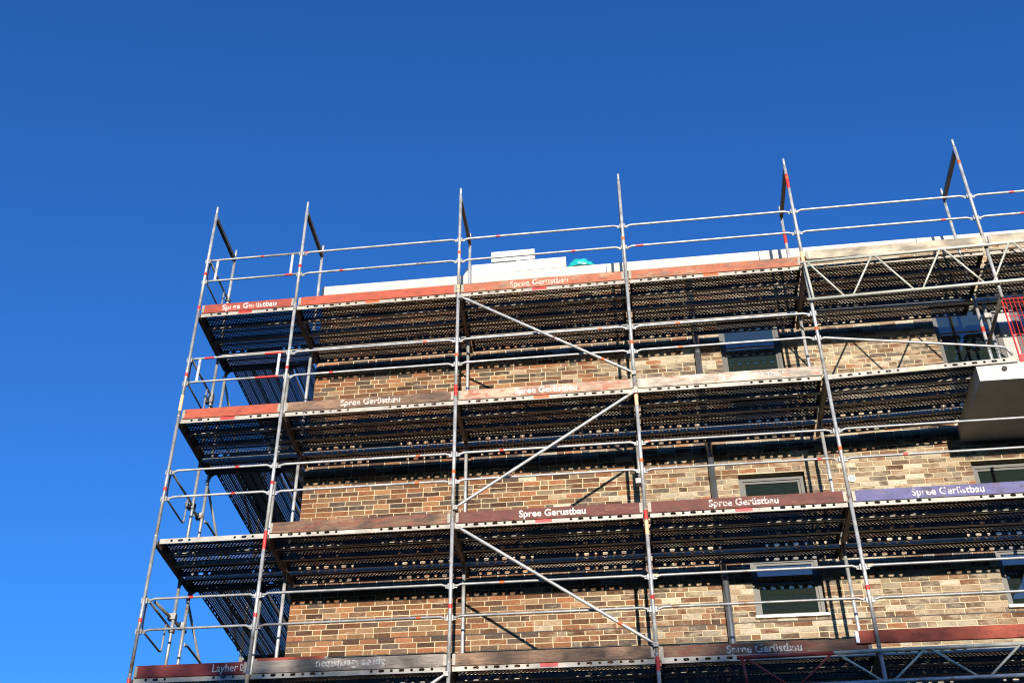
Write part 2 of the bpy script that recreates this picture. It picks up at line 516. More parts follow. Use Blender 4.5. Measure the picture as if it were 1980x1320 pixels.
for k, (x0, x1, z0, z1) in enumerate(OPEN[:6]):
    if x1-x0 < 1.5: r = window(x0, x1, z0, z1, z0+0.90)
    else: r = window(x0, x1, z0, z1, (z0+0.90) if k != 3 else None, (12.27, 12.56), 12.415)
    if k == 0:
        MB().box(8.40, YW+0.136, 2.98, 8.62, YW+0.1435, 3.08).build('paper_sticker', M['paper'], r)
for (x0, x1, z0, z1) in OPEN[6:]:
    window(x0, x1, z0, z1, z0+0.90)
# long sealed joint and weep holes
MB().box(XC+0.002, YW+0.0005, 1.040, XE, YW+0.0050, 1.058).build('movement_joint', M['joint'], wall)
# downpipe
dp = empty('downpipe', (7.715, 1.53, GROUND)); dp.parent = bld
MB().tube([(0, 0, 0.1), (0, 0, 15.15)], 0.046, 16).build('pipe', M['zinc'], dp, smooth=True)
for z in (1.5, 3.5, 5.5, 7.6, 9.55, 11.5, 13.4):
    MB().tube([(0, 0, z), (0, 0, z+0.05)], 0.053, 16).box(-0.01, 0.04, z+0.01, 0.01, 0.075, z+0.04).build('pipe_clip', M['zinc'], dp)
# anchor eyes
def ring(loc, R, r, name, mat, parent):
    pts = [(R*math.cos(a), 0, R*math.sin(a)) for a in [2*math.pi*k/18 for k in range(19)]]
    return MB().tube(pts, r, 8).build(name, mat, parent, loc, smooth=True)
ring((9.733, YW-0.03, 6.07), 0.055, 0.014, 'anchor_ring', M['whitecap'], wall)
ring((9.663, YW-0.008, 3.19), 0.048, 0.010, 'anchor_ring', M['sill'], wall)
MB().tube([(0, -0.008, 0), (0, 0.02, 0)], 0.042, 18).build('anchor_cap', M['zinc'], wall, (9.663, YW, 3.19))
# balcony slab
bal = MB().box(11.27, 0.075, 3.69, 17.0, YW-0.002, 3.955).build('balcony', M['concrete'], bld)
MB().tube([(11.62, 0.05, 3.86), (11.62, 0.08, 3.86)], 0.035, 14).build('drain_hole', M['joint'], bal)

# ------------------------------------------------------------------ scaffold parts (shared meshes)
def plank_meshes(L, kind=''):
    W = 0.32
    s = MB()
    px, py = 0.05, 0.0345
    nr = 9; nx = int((L-0.04)/px); x0 = (L-nx*px)/2
    y0 = (W-nr*py)/2
    f = lambda u, v: (u, v, 0.0)
    for r in range(nr):
        ya, yb = y0+r*py, y0+(r+1)*py
        off = px/2 if r % 2 else 0
        n_ = nx-1 if r % 2 else nx
        for c in range(n_):
            u = x0+off+c*px
            b0 = len(s.v)+8
            hr = (0.0205, 0.0135) if kind == 'coarse' else (0.0160, 0.0102)
            s.holed(f, u, u+px, ya, yb, u+px/2, (ya+yb)/2, hr[0], hr[1], 0.0, 1)
            t0 = len(s.v)
            s.v += [(q[0], q[1], 0.006) for q in s.v[b0:b0+8]]
            s.f += [(b0+i, b0+(i+1) % 8, t0+(i+1) % 8, t0+i) for i in range(8)]
        s.poly([f(0, ya), f(x0+off, ya), f(x0+off, yb), f(0, yb)])
        s.poly([f(x0+off+n_*px, ya), f(L, ya), f(L, yb), f(x0+off+n_*px, yb)])
    s.poly([f(0, 0), f(L, 0), f(L, y0), f(0, y0)])
    s.poly([f(0, W-y0), f(L, W-y0), f(L, W), f(0, W)])
    if kind == 'solid':
        s = MB().box(0, 0.001, -0.003, L, W-0.001, 0.0)
    sheet = s.mesh('perforated_sheet', M['sheet'] if kind != 'solid' else M['galv_old_or_shaded'])
    w = MB()
    H = 0.075
    nh = 7 if L > 2 else 3
    sp = 0.128
    g = lambda u, v: (u, 0.0, v)
    def run(a):
        for k in range(nh):
            c = a+k*sp
            ob = 0.018 if k % 2 else 0.0
            w.holed(g, c-sp/2, c+sp/2, -H, 0, c, -H*0.46, 0.019, 0.019, ob, 2)
    a1 = 0.17; run(a1)
    a2 = L-0.17-(nh-1)*sp; run(a2)
    for (u0, u1) in ((0, a1-sp/2), (a1+(nh-0.5)*sp, a2-sp/2), (a2+(nh-0.5)*sp, L)):
        w.poly([g(u0, -H), g(u1, -H), g(u1, 0), g(u0, 0)])
    w.poly([(0, 0, -H), (0, 0.018, -H), (L, 0.018, -H), (L, 0, -H)])
    w.poly([(0, 0.018, -H), (0, 0.018, -H+0.012), (L, 0.018, -H+0.012), (L, 0.018, -H)])
    web = w.mesh('side_rail', M['plank'])
    e = MB().box(0, 0.004, -H+0.005, 0.006, W-0.004, -0.002)
    for y in (0.05, 0.24):
        e.box(-0.03, y, -0.02, 0.0, y+0.035, -0.006)
    end = e.mesh('end_hook', M['transom'])
    rib = MB().box(0.02, W/2-0.006, -0.022, L-0.02, W/2+0.006, -0.002).mesh('centre_rib', M['sheet'])
    return dict(L=L, sheet=sheet, web=web, end=end, rib=rib)
PL = {}
def plank(L, loc, rotz=0.0, roty=0.0, label='', group='', sticker=None, kind=''):
    key = (round(L, 3), kind)
    if key not in PL: PL[key] = plank_meshes(L, kind)
    p = PL[key]
    r = empty('steel_plank', loc, (0, roty, rotz))
    tag(r, label, 'scaffold plank', group)
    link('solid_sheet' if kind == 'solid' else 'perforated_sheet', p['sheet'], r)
    link('side_rail', p['web'], r)
    b = link('side_rail', p['web'], r, (L, 0.32, 0), (0, 0, math.pi))
    link('end_hook', p['end'], r)
    link('end_hook', p['end'], r, (L, 0.32, 0), (0, 0, math.pi))
    link('centre_rib', p['rib'], r)
    if sticker:
        MB().box(-0.11, -0.0025, -0.060, 0.11, -0.0008, -0.012).build('sticker', M[sticker], r, (L*0.48, 0, 0))
    return r

COARSE = {(4, 1, 1), (4, 2, 0), (4, 3, 1), (3, 1, 0), (3, 4, 1), (2, 2, 3), (3, 0, 2), (2, 0, 1), (1, 2, 0)}
ROW = ['outermost', 'second from outside', 'third from outside', 'innermost']
PY = [0.045, 0.380, 0.715, 1.135]
DT = -0.065
stk = {(4, 2): 'band_red', (4, 3): 'band_orange', (3, 0): 'band_red', (3, 2): 'band_orange', (2, 3): 'band_red', (2, 2): 'band_red', (3, 4): 'band_faded', (4, 0): 'band_red', (1, 2): 'band_red', (4, 1): 'band_orange'}
for l in (1, 2, 3, 4):
    for b in range(6):
        if b == 5 and l != 4: continue
        x0, x1 = XS[b]+0.035, XS[b+1]-0.035
        L = 1.50 if b == 0 else 2.50
        for k in range(4):
            z = zl(l)+DT+(0.003*((k*7+b*3+l) % 3))
            ry = 0.0; xx = x0 + ((x1-x0)-L)/2 + 0.012*((k*5+b*2+l) % 3 - 1)
            if l == 3 and b == 4:
                ry = -math.asin(0.085/2.5); z = zl(l)+DT+0.005; xx = x0-0.005
            plank(L, (xx, PY[k], z), 0, ry, f'{ROW[k]} perforated plank, {LEV[l]}, {BAY[b]}',
                  'perforated steel planks of the front decks', stk.get((l, b)) if k == 0 else None, 'coarse' if (l, b, k) in COARSE else '')
# decks of the return along the side facade
RX = [0.125, 0.460, 0.795, 1.165]
for l in (1, 2, 3, 4):
    for q, y0 in enumerate((1.52, 4.09)):
        for k in range(4):
            plank(2.50, (RX[k]+0.32, y0, zl(l)+DT), math.pi/2, 0,
                  f'{ROW[k]}{" solid grey" if (l, q, k) == (3, 0, 1) else ""} side-facade plank, {LEV[l]}, {"near" if q == 0 else "far"} side bay',
                  'perforated steel planks of the side decks', None, 'solid' if (l, q, k) == (3, 0, 1) else '')

# frames
FW = 1.09
def frame_parts(r, legs=0.0, bracket=True, H=2.0, old=False):
    g = M['galv_old_or_shaded'] if old else M['galv']
    key = (legs, H, old)
    for nm, y in (('outer_standard', 0.0), ('inner_standard', FW)):
        MB().tube([(0, y, -legs), (0, y, H)], 0.0242, 14).build(nm, g, r, smooth=True)
        MB().tube([(0, y, H), (0, y, H+0.16), (0, y, H+0.17)], [0.019, 0.019, 0.015], 12).build('spigot', g, r, smooth=True)
        MB().tube([(0, y, 0.0), (0, y, 0.022)], 0.0275, 14).build('collar', M['coupler'], r)
    t = MB()
    t.box(-0.026, 0.026, H-0.105, -0.020, FW-0.026, H-0.03); t.box(0.020, 0.026, H-0.105, 0.026, FW-0.026, H-0.03)
    t.box(-0.0195, 0.026, H-0.105, 0.0195, FW-0.026, H-0.099)
    t.build('transom', M['transom'], r)
    for s, y in ((1, 0.024), (-1, FW-0.024)):
        pts = [(-0.003, y, H-0.105)]
        n_ = 6
        R = 0.13
        for i in range(n_+1):
            a = math.pi/2*i/n_
            pts.append((-0.003, y+s*(R-R*math.sin(a)), H-0.105-(R-R*math.cos(a))))
        MB().plate(pts, (0.006, 0, 0)).build('gusset', M['transom'], r)
    if bracket:
        bm_ = MB().box(-0.022, FW+0.025, H-0.105, 0.022, FW+0.375, H-0.04)
        pts = [(-0.004, FW+0.024, H-0.106)]
        for i in range(7):
            a = math.pi/2*i/6
            pts.append((-0.004, FW+0.024+0.20*(1-math.sin(a)), H-0.106-0.14*(1-math.cos(a))))
        bm_.plate(pts, (0.008, 0, 0))
        bm_.build('console_bracket', M['transom'], r)

def band(r, name, z, h, mat, y=0.0, rad=0.0262):
    MB().tube([(0, y, z), (0, y, z+h)], rad, 14).build(name, mat, r, smooth=False)

FN = ['left corner', 'second', 'third', 'fourth', 'fifth', 'sixth', 'seventh']
LIFT = {0: 'lift below the lowest deck', 1: 'lift above the lowest deck', 2: 'lift above the second deck', 3: 'lift above the third deck', 4: 'topmost lift against the sky'}
extra = {(0, 4): [(0.0, 0.10, 'band_red')], (0, 3): [(0.10, 0.28, 'band_faded')], (1, 1): [(1.72, 0.28, 'band_red')],
         (2, 3): [(0.02, 0.20, 'band_red')], (2, 4): [(-0.04, 0.14, 'band_faded')], (3, 2): [(1.66, 0.30, 'band_faded')],
         (3, 1): [(1.64, 0.20, 'band_faded'), (1.86, 0.16, 'band_red')], (3, 0): [(1.8, 0.18, 'band_red')], (4, 4): [(1.52, 0.30, 'band_red'), (0.02, 0.18, 'band_faded')],
         (1, 0): [(1.75, 0.2, 'band_faded')], (0, 0): [(1.86, 0.1, 'band_red')]}
tops = [8.20, 8.13, 8.12, 8.12, 8.12, 8.20, 8.12]
for i in range(7):
    for l in range(0, 5):
        if i in (5, 6) and l < 4: continue
        r = empty('scaffold_trestle', (XS[i], 0, zl(l)-0.05))
        H = 2.0 if l < 4 else tops[i]-0.17-(zl(l)-0.05)
        frame_parts(r, (zl(l)-0.05-GROUND) if l == 0 else 0.0, l < 4, H, old=(i == 0 and l < 4))
        tag(r, f'galvanised scaffold frame, {FN[i]} from the left, {LIFT[l]}' if i else f'galvanised scaffold frame at the left corner, {LIFT[l]}', 'scaffold frame', 'steel frames of the front scaffold')
        zb = 0.73 if l < 4 else 0.735
        if i in (4, 5) and l == 4: zb = 1.72
        band(r, 'marker_band', zb, 0.06, M['band_orange' if (i in (2, 3, 4, 5) and l > 1) else 'band_red'])
        if l == 4 and i == 4: band(r, 'paint_mark', 1.35, 0.25, M['band_red'], FW)
        for (z0, h, mt) in extra.get((i, l), []):
            band(r, 'paint_mark', z0, h, M[mt], 0.0, 0.0256)
        # wedge pins that take the rails
        for z in (0.62, 1.06):
            MB().box(-0.042, 0.004, z-0.048, 0.042, 0.027, z+0.03).build('rail_wedge', M['galv_old_or_shaded'], r)
# post piece of the sixth frame below the top deck: outer stub, horizontal tube, two inner posts on the balcony
r = empty('hanging_post', (11.85, 0, 5.03))
tag(r, 'short white post hanging under the girder with a dark tube to the inner posts', 'scaffold post')
MB().tube([(0, 0, 0), (0, 0, 0.92)], 0.0242, 14).build('outer_standard', M['galv'], r, smooth=True)
MB().tube([(0, 0.02, 0.03), (0.0, 1.06, -0.03)], 0.0242, 12).build('cross_tube', M['transom'], r, smooth=True)
r = empty('inner_post', (11.85, 1.09, 3.955))
tag(r, 'white inner post with red band standing on the balcony slab', 'scaffold post')
MB().tube([(0, 0, 0), (0, 0, 1.99)], 0.0242, 14).build('standard', M['galv'], r, smooth=True)
band(r, 'marker_band', 1.30, 0.09, M['band_red'])
MB().box(-0.07, -0.07, 0, 0.07, 0.07, 0.008).build('base_plate', M['coupler'], r)
r = empty('inner_post', (11.97, 1.12, 3.955))
tag(r, 'grey weathered inner post behind the white post on the balcony', 'scaffold post')
MB().tube([(0, 0, 0), (0, 0, 1.85)], 0.0242, 14).build('standard', M['galv_old_or_shaded'], r, smooth=True)
MB().box(-0.07, -0.07, 0, 0.07, 0.07, 0.008).build('base_plate', M['coupler'], r)
MB().box(-0.05, -0.06, 1.55, 0.05, 0.06, 1.63).build('coupler', M['coupler'], r)
# right-hand post below the balcony
r = empty('scaffold_post', (XS[5], 0, GROUND))
tag(r, 'galvanised front post under the balcony beyond the right edge', 'scaffold post')
MB().tube([(0, 0, 0), (0, 0, 11.45)], 0.0242, 14).build('standard', M['galv'], r, smooth=True)
MB().box(-0.07, -0.07, 0, 0.07, 0.07, 0.01).build('base_plate', M['coupler'], r)
r = empty('ledger_tube', (9.30, 1.05, 5.84))
tag(r, 'horizontal tube under the top deck behind the lattice girder', 'tube')
MB().tube([(0, 0, 0), (2.5, 0, -0.03)], 0.0242, 12).build('tube', M['galv'], r, smooth=True)
for x in (0.06, 2.44):
    MB().box(x-0.04, -0.035, -0.045, x+0.04, 0.04, 0.045).build('clamp', M['coupler'], r)

# return frames along the side facade
SB = ['nearest the corner', 'in the middle of the side', 'farthest along the side']
for q, y in enumerate((1.47, 4.05, 6.62)):
    for l in range(0, 4):
        r = empty('scaffold_trestle', (0.02, y, zl(l)-0.05), (0, 0, -math.pi/2))
        frame_parts(r, (zl(l)-0.05-GROUND) if l == 0 else 0.0, True, 2.0, old=True)
        tag(r, f'side scaffold frame {SB[q]}, {LIFT[l]}', 'scaffold frame', 'steel frames of the side scaffold')

# guardrails
RC = ['band_red', 'band_orange']
def rail(L, loc, label, rotz=0.0, bands=(), mat='galv', drop=0.022, group='tubular guardrails'):
    r = empty('guardrail', loc, (0, 0, rotz))
    tag(r, label, 'guardrail', group)
    MB().tube([(0.0, 0, -drop), (0.045, 0, -drop), (0.10, 0, 0), (L-0.10, 0, 0), (L-0.045, 0, -drop), (L, 0, -drop)], [0.013, 0.017, 0.0175, 0.0175, 0.017, 0.013], 10).build('tube', M[mat], r, smooth=True)
    MB().box(-0.008, -0.005, -drop-0.03, 0.05, 0.005, -drop+0.02).build('end_lug', M[mat], r)
    MB().box(L-0.05, -0.005, -drop-0.03, L+0.008, 0.005, -drop+0.02).build('end_lug', M[mat], r)
    for (x, h, mt) in bands:
        MB().tube([(x, 0, 0), (x+h, 0, 0)], 0.0188, 10).build('marker_band', M[mt], r)
    return r
rb = {(4, 0, 1): [(0.85, .05, 'band_red')], (4, 1, 1): [(0.02, .06, 'band_red')], (4, 1, 0): [(0.62, .06, 'band_red')], (4, 2, 1): [(0.55, .06, 'band_red')],
      (4, 2, 0): [(1.72, .06, 'band_red')], (4, 3, 0): [(0.15, .12, 'band_red')], (4, 4, 0): [(2.05, .07, 'band_red')], (4, 5, 1): [(0.55, .07, 'band_red')], (4, 5, 0): [(0.6, .07, 'band_red')],
      (3, 0, 1): [(1.2, .3, 'band_red')], (3, 0, 0): [(1.05, .35, 'band_red')], (3, 1, 1): [(2.02, .06, 'band_orange')], (3, 1, 0): [(0.62, .06, 'band_red')], (3, 2, 1): [(2.05, .06, 'band_orange')],
      (3, 3, 1): [(0.62, .07, 'band_orange')], (3, 3, 0): [(0.62, .07, 'band_orange')], (2, 0, 1): [(0.95, .06, 'band_red')], (2, 0, 0): [(0.95, .06, 'band_red')],
      (2, 1, 1): [(2.0, .06, 'band_orange')], (2, 1, 0): [(2.0, .06, 'band_orange')], (2, 2, 1): [(0.6, .06, 'band_red')], (2, 2, 0): [(0.6, .06, 'band_red')],
      (2, 3, 1): [(0.04, .08, 'band_orange')], (2, 3, 0): [(2.25, .07, 'band_red')], (2, 4, 0): [(0.75, .06, 'band_red')],
      (1, 0, 1): [(0.58, .06, 'band_red')], (1, 1, 0): [(2.1, .06, 'band_orange')], (1, 2, 1): [(0.6, .06, 'band_orange')], (1, 3, 1): [(0.0, .07, 'band_faded')], (1, 4, 1): [(0.03, .07, 'band_faded')]}
for l in (1, 2, 3, 4):
    for b in range(6):
        if b == 5 and l == 3: continue
        if l == 3 and b == 4: continue
        x0 = XS[b]+0.028; L = XS[b+1]-XS[b]-0.056
        if b == 0 and l in (3, 4):      # welded double rail with two uprights
            r = empty('double_guardrail', (x0, 0.042, zl(l)+0.60))
            tag(r, f'ladder-like double guardrail of the {BAY[0]}, {LEV[l]}', 'guardrail')
            for nm, z in (('upper_tube', 0.44), ('lower_tube', 0.0)):
                MB().tube([(0, 0, z-.015), (0.05, 0, z), (L, 0, z)], 0.0175, 10).build(nm, M['galv_old_or_shaded'], r, smooth=True)
            for x in (0.13, L-0.13):
                MB().box(x-0.02, -0.006, 0.012, x+0.02, 0.006, 0.43).build('upright', M['galv'], r)
            for (x, h, z) in ((1.15, 0.28, 0.44), (1.05, 0.36, 0.0), (0.2, 0.15, 0.44)) if l == 3 else ((0.85, 0.05, 0.44), (1.3, .12, 0.0)):
                MB().tube([(x, 0, z), (x+h, 0, z)], 0.0188, 10).build('marker_band', M['band_red'], r)
            continue
        for k, dz in ((1, 1.04), (0, 0.60)):
            in_shade = l == 1 or (l == 2 and b > 2)  # shade on the lower rails is put into their colour: darker tube
            rail(L, (x0, 0.042, zl(l)+dz+random.uniform(-.006, .006)), f'{"upper" if k else "knee-high"} guardrail of the {LEV[l]}, {BAY[b]}', 0, rb.get((l, b, k), []), 'galv_old_or_shaded' if in_shade else 'galv')
# sloping rail in the fifth bay, third deck
r = empty('guardrail', (9.31, 0.0, 4.55))
tag(r, 'white guardrail sloping down to the balcony with a bent end, third deck', 'guardrail')
MB().tube([(0, 0.03, 0.0), (0.06, 0.03, 0.02), (2.33, 0.01, -0.365), (2.39, 0.0, -0.40), (2.44, 0, -0.52)], 0.0185, 10).build('tube', M['galv'], r, smooth=True)
MB().tube([(0.72, 0.028, -0.092), (0.78, 0.0275, -0.102)], 0.0198, 10).build('marker_band', M['band_orange'], r)
# end guards at the corner frame
for l in (1, 2, 3, 4):
    r = empty('end_guard', (0, 0, zl(l)))
    tag(r, f'dark U-shaped end guard on the corner frame, {LEV[l]}', 'guardrail', 'end guards of the corner frames')
    MB().tube([(0.0, 0.03, 1.07), (0, 1.06, 1.07)], 0.0175, 10).build('upper_bar', M['galv_old_or_shaded'], r, smooth=True)
    loop = [(0, 0.10, 1.06), (0, 0.10, 0.70), (0, 0.115, 0.65), (0, 0.16, 0.625), (0, 0.78, 0.625), (0, 0.83, 0.64), (0, 0.855, 0.69), (0, 0.86, 1.06)]
    MB().tube(loop, 0.0145, 8).build('lower_loop', M['galv_old_or_shaded'], r, smooth=True)
    MB().box(-0.035, 1.04, 1.03, 0.035, 1.13, 1.11).build('coupler', M['coupler'], r)
# side rails and braces
for l in (1, 2, 3):
    for q, y in enumerate((1.50, 4.08)):
        rail(2.51, (0.06, y, zl(l)+0.62), f'knee-high guardrail of the side scaffold, {LEV[l]}, {"near" if q == 0 else "far"} side bay', math.pi/2, (), 'galv_old_or_shaded', 0.022, 'side guardrails')
    if l < 3:
        rail(2.51, (0.06, 1.50, zl(l)+1.06), f'upper guardrail of the side scaffold, {LEV[l]}', math.pi/2, (), 'galv_old_or_shaded', 0.022, 'side guardrails')
    r = empty('diagonal_brace', (-0.02, 1.50, zl(l)+1.76))
    tag(r, f'diagonal brace of the side scaffold above the {LEV[l]}', 'brace', 'side braces')
    MB().tube([(0, 0, 0), (0, 2.5, -1.72)], 0.0205, 10).build('tube', M['galv_old_or_shaded'], r, smooth=True)
# tie tubes with couplers at the corner
for (y0, z0, y1, z1, w) in ((0.48, 1.21, 1.72, 1.33, 'lowest'), (0.95, 3.05, 1.62, 3.12, 'second'), (0.95, 4.98, 1.55, 5.02, 'third')):
    r = empty('tie_tube', (-0.05, y0, z0))
    tag(r, f'short dark tie tube with clamps at the corner above the {w} deck', 'tube')
    MB().tube([(0, 0, 0), (0, y1-y0, z1-z0)], 0.0242, 12).build('tube', M['coupler'], r, smooth=True)
    for y in (1.09, 1.47):
        t = (y-y0)/(y1-y0); zc = t*(z1-z0)
        c = MB().box(-0.03, y-y0-0.04, zc-0.045, 0.085, y-y0+0.04, zc+0.045)
        c.tube([(0.02, y-y0-0.02, zc), (-0.075, y-y0-0.02, zc+0.012)], 0.009, 8)
        c.build('clamp', M['coupler'], r)
# clamps on S0 inner posts
# diagonal braces on the front
for (a, b_, w) in (((4.165, 5.80), (6.70, 4.13), 'falling to the right below the top deck'), ((4.165, 2.115), (6.70, 3.835), 'rising to the right below the third deck'),
                   ((4.205, 1.84), (6.70, 0.06), 'falling to the right below the second deck'), ((4.13, -0.19), (1.60, -1.95), 'falling to the left below the lowest deck')):
    r = empty('diagonal_brace', (a[0], -0.045, a[1]))
    tag(r, f'long front diagonal brace {w}', 'brace')
    d = Vector((b_[0]-a[0], 0, b_[1]-a[1])); L = d.length; u = d/L
    P = lambda t: tuple(u*t)
    MB().tube([P(0), P(0.09), P(0.13), P(L-0.13), P(L-0.09), P(L)], [0.014, 0.016, 0.0215, 0.0215, 0.016, 0.014], 12).build('tube', M['galv'], r, smooth=True)
    k = 0.82 if 'falling to the right' in w else 0.4
    if 'rising' not in w:
        MB().tube([P(L*k), P(L*k+0.06)], 0.0228, 12).build('marker_band', M['band_orange'], r)
    MB().box(-0.03, -0.012, -0.03, 0.03, 0.05, 0.03).build('end_coupler', M['coupler'], r, P(0.02))
    MB().box(-0.03, -0.012, -0.03, 0.03, 0.05, 0.03).build('end_coupler', M['coupler'], r, P(L-0.02))
# hanging tie tube with open end behind the fourth frame
r = empty('tie_tube', (6.66, 1.0, 3.28))
tag(r, 'short dark tube with open ring end hanging at the fourth frame', 'tube')
MB().tube([(0, 0, -0.28), (0, 0, 0.30)], 0.024, 12).build('tube', M['coupler'], r, smooth=True)
MB().box(-0.06, -0.05, -0.34, 0.06, 0.05, -0.26).build('clamp', M['coupler'], r)

# ------------------------------------------------------------------ toe boards with lettering
def text_mesh(body, width, height, name, shear=0.0, bold=0.018):
    cu = bpy.data.curves.new(name, 'FONT')
    cu.body = body; cu.size = 1.0; cu.offset = bold; cu.extrude = 0.0; cu.shear = shear
    cu.resolution_u = 3
    o = bpy.data.objects.new(name, cu); COL.objects.link(o)
    dg = bpy.context.evaluated_depsgraph_get()
    me = bpy.data.meshes.new_from_object(o.evaluated_get(dg))
    bpy.data.objects.remove(o)
    vs = [v.co.copy() for v in me.vertices]
    xa = min(v.x for v in vs); xb = max(v.x for v in vs)
    base = 0.0; cap = max(v.y for v in vs)
    for v in me.vertices:
        v.co = ((v.co.x-xa)/(xb-xa)*width, -0.0016, (v.co.y-base)/cap*height)
    me.update(); me.name = name
    return me
SPREE = text_mesh('Spree Gerüstbau', 0.885, 0.102, 'lettering')
SPREE2 = text_mesh('Spree Gerustbau', 0.885, 0.100, 'lettering')
LAY = text_mesh('Layher', 0.335, 0.105, 'lettering', 0.0, 0.0)

BH = 0.165
def toe(l, b, mat, desc, text=None, letter='let_worn', x0=None, x1=None, y=0.027, dz=0.0, tx=None, flip=False, cap='cap'):
    x0 = XS[b]+0.05 if x0 is None else x0
    x1 = XS[b+1]-0.045 if x1 is None else x1
    L = x1-x0
    r = empty('toe_board', (x0, y, zl(l)-0.072+dz))
    tag(r, f'{desc}, {LEV[l]}, {BAY[b]}', 'toe board')
    MB().bevbox(0, 0, 0, L, 0.030, BH, 0.003).build('board', M[mat], r)
    for x in (-0.012, L-0.028):
        MB().box(x, -0.003, 0.01, x+0.04, 0.033, BH-0.01).build('end_bracket', M[cap], r)
    if text is not None:
        w = max(v.co.x for v in text.vertices)
        me = text.copy(); me.materials.clear(); me.materials.append(M[letter])
        X = (tx - x0) if tx is not None else (L-w)/2
        if flip: link('lettering', me, r, (X+w, -0.0, 0.125), (0, math.pi, 0))
        else: link('lettering', me, r, (X, 0, 0.040), (0, 0, 0))
    return r
toe(4, 0, 'tb_red2', 'red board with white lettering', SPREE, 'let_worn', tx=0.37)
toe(4, 1, 'tb_red', 'plain bright red board')
toe(4, 2, 'tb_redworn', 'worn red board with faded lettering', SPREE, 'let_faint', tx=4.93)
toe(4, 3, 'tb_redworn', 'worn red board without lettering')
toe(4, 4, 'tb_pale', 'bare pale wooden board', y=-0.062, x0=9.33, x1=11.83, dz=0.03)
toe(4, 5, 'tb_pale', 'bare pale wooden board', y=-0.062, x0=11.90, x1=14.4, dz=0.05)
toe(3, 0, 'tb_red', 'plain orange-red board')
toe(3, 1, 'tb_brown', 'brown weathered board with worn lettering', SPREE, 'let_worn', tx=2.44)
toe(3, 2, 'tb_pink', 'bleached pinkish board with white lettering', SPREE, 'let_clean', tx=4.99)
toe(3, 3, 'tb_white', 'bleached pale board with nearly gone lettering', SPREE, 'let_faint', tx=7.85)
toe(2, 1, 'tb_brownred', 'brown stained board without lettering')
toe(2, 2, 'tb_darkred', 'dark red board with clear white lettering', SPREE2, 'let_clean', tx=5.03)
toe(2, 3, 'tb_darkred', 'dark red board with white lettering', SPREE, 'let_worn', tx=7.51)
toe(2, 4, 'tb_purple', 'violet board with scratched white lettering', SPREE, 'let_worn', tx=10.05, x1=12.6)
lb = toe(1, 0, 'tb_crimson', 'crimson board with maker lettering and emblem', LAY, 'let_clean', tx=1.085)
# emblem: square of crossing strokes
em = MB()
def stroke(a, b_, w=0.008):
    d = Vector((b_[0]-a[0], 0, b_[1]-a[1])).normalized(); nrm = Vector((-d.z, 0, d.x))*w/2
    A = Vector((a[0], 0, a[1])); B = Vector((b_[0], 0, b_[1]))
    em.poly([A-nrm, B-nrm, B+nrm, A+nrm])
S_ = 0.092
for a, b_ in (((0, 0), (S_, 0)), ((S_, 0), (S_, S_)), ((0, S_), (0, 0)), ((0, S_), (S_/2, S_*0.55)), ((S_/2, S_*0.55), (S_, S_)), ((0, 0), (S_*0.75, S_*0.9)), ((S_, 0), (S_*0.25, S_*0.9)), ((S_*0.25, S_*.9), (S_*0.5, S_*0.55)), ((S_*.75, S_*.9), (S_*.5, S_*.55))):
    stroke(a, b_)
em.build('emblem', M['let_clean'], lb, (1.455-0.05, -0.0017, 0.045))
toe(1, 1, 'tb_grey', 'grey weathered board with upside-down lettering', SPREE, 'let_worn', tx=2.44, flip=True)
rbk = toe(1, 1, 'tb_red', 'red board standing behind the grey weathered board', None, x0=1.62, x1=2.56, y=0.066, dz=0.055)
toe(1, 2, 'tb_brown', 'plain brown wooden board')
toe(1, 3, 'tb_brownred', 'brown red board with worn white lettering', SPREE, 'let_worn', x1=9.2, y=0.062, tx=7.52)
toe(1, 4, 'tb_red', 'plain red board with white end cap', x0=9.05, x1=12.0, dz=0.085, y=0.027, cap='whitecap')

# ------------------------------------------------------------------ lattice girders
def girder(x0, x1, ztop, zbot, y, label, mats, n, slope=0.0, p=0.96, a0=0.1):
    r = empty('lattice_girder', (x0, y, ztop))
    tag(r, label, 'lattice girder')
    L = x1-x0; h = ztop-zbot
    def zz(x): return slope*x
    xm = None
    top_m = mats[0]
    if len(mats) > 1:
        xm = mats[2]
        MB().tube([(0, 0, 0), (xm, 0, zz(xm))], 0.0242, 12).build('top_chord', M[mats[1]], r, smooth=True)
        MB().tube([(xm+0.001, 0, zz(xm)), (L, 0, zz(L))], 0.0240, 12).build('top_chord', M[mats[0]], r, smooth=True)
    else:
        MB().tube([(0, 0, 0), (L, 0, zz(L))], 0.0242, 12).build('top_chord', M[mats[0]], r, smooth=True)
    bc = mats[3] if len(mats) > 3 else mats[0]
    MB().tube([(0, 0, -h), (L, 0, -h+zz(L))], 0.0242, 12).build('bottom_chord', M[bc], r, smooth=True)
    def mt(x): return M[mats[1]] if (xm and x < xm) else M[mats[0]]
    MB().tube([(0.09, 0, -h), (0.06, 0, 0)], 0.019, 10).build('end_post', mt(0), r, smooth=True)
    MB().tube([(L-0.09, 0, -h+zz(L)), (L-0.06, 0, zz(L))], 0.019, 10).build('end_post', mt(L), r, smooth=True)
    for k in range(n):
        a = a0+k*p
        q = [(a, 0, zz(a)), (a+p/2-0.05, 0, -h+zz(a))]
        q2 = [(a+p/2+0.05, 0, -h+zz(a)), (a+p-0.06, 0, zz(a))]
        MB().tube(q, 0.0145, 8).build('diagonal', mt(a), r, smooth=True)
        MB().tube(q2, 0.0145, 8).build('diagonal', mt(a+p/2), r, smooth=True)
girder(9.22, 14.15, 5.90, 5.20, -0.062, 'pale lattice girder bridging below the top deck at the right', ['alu'], 5, 0.022, 0.96, 0.10)
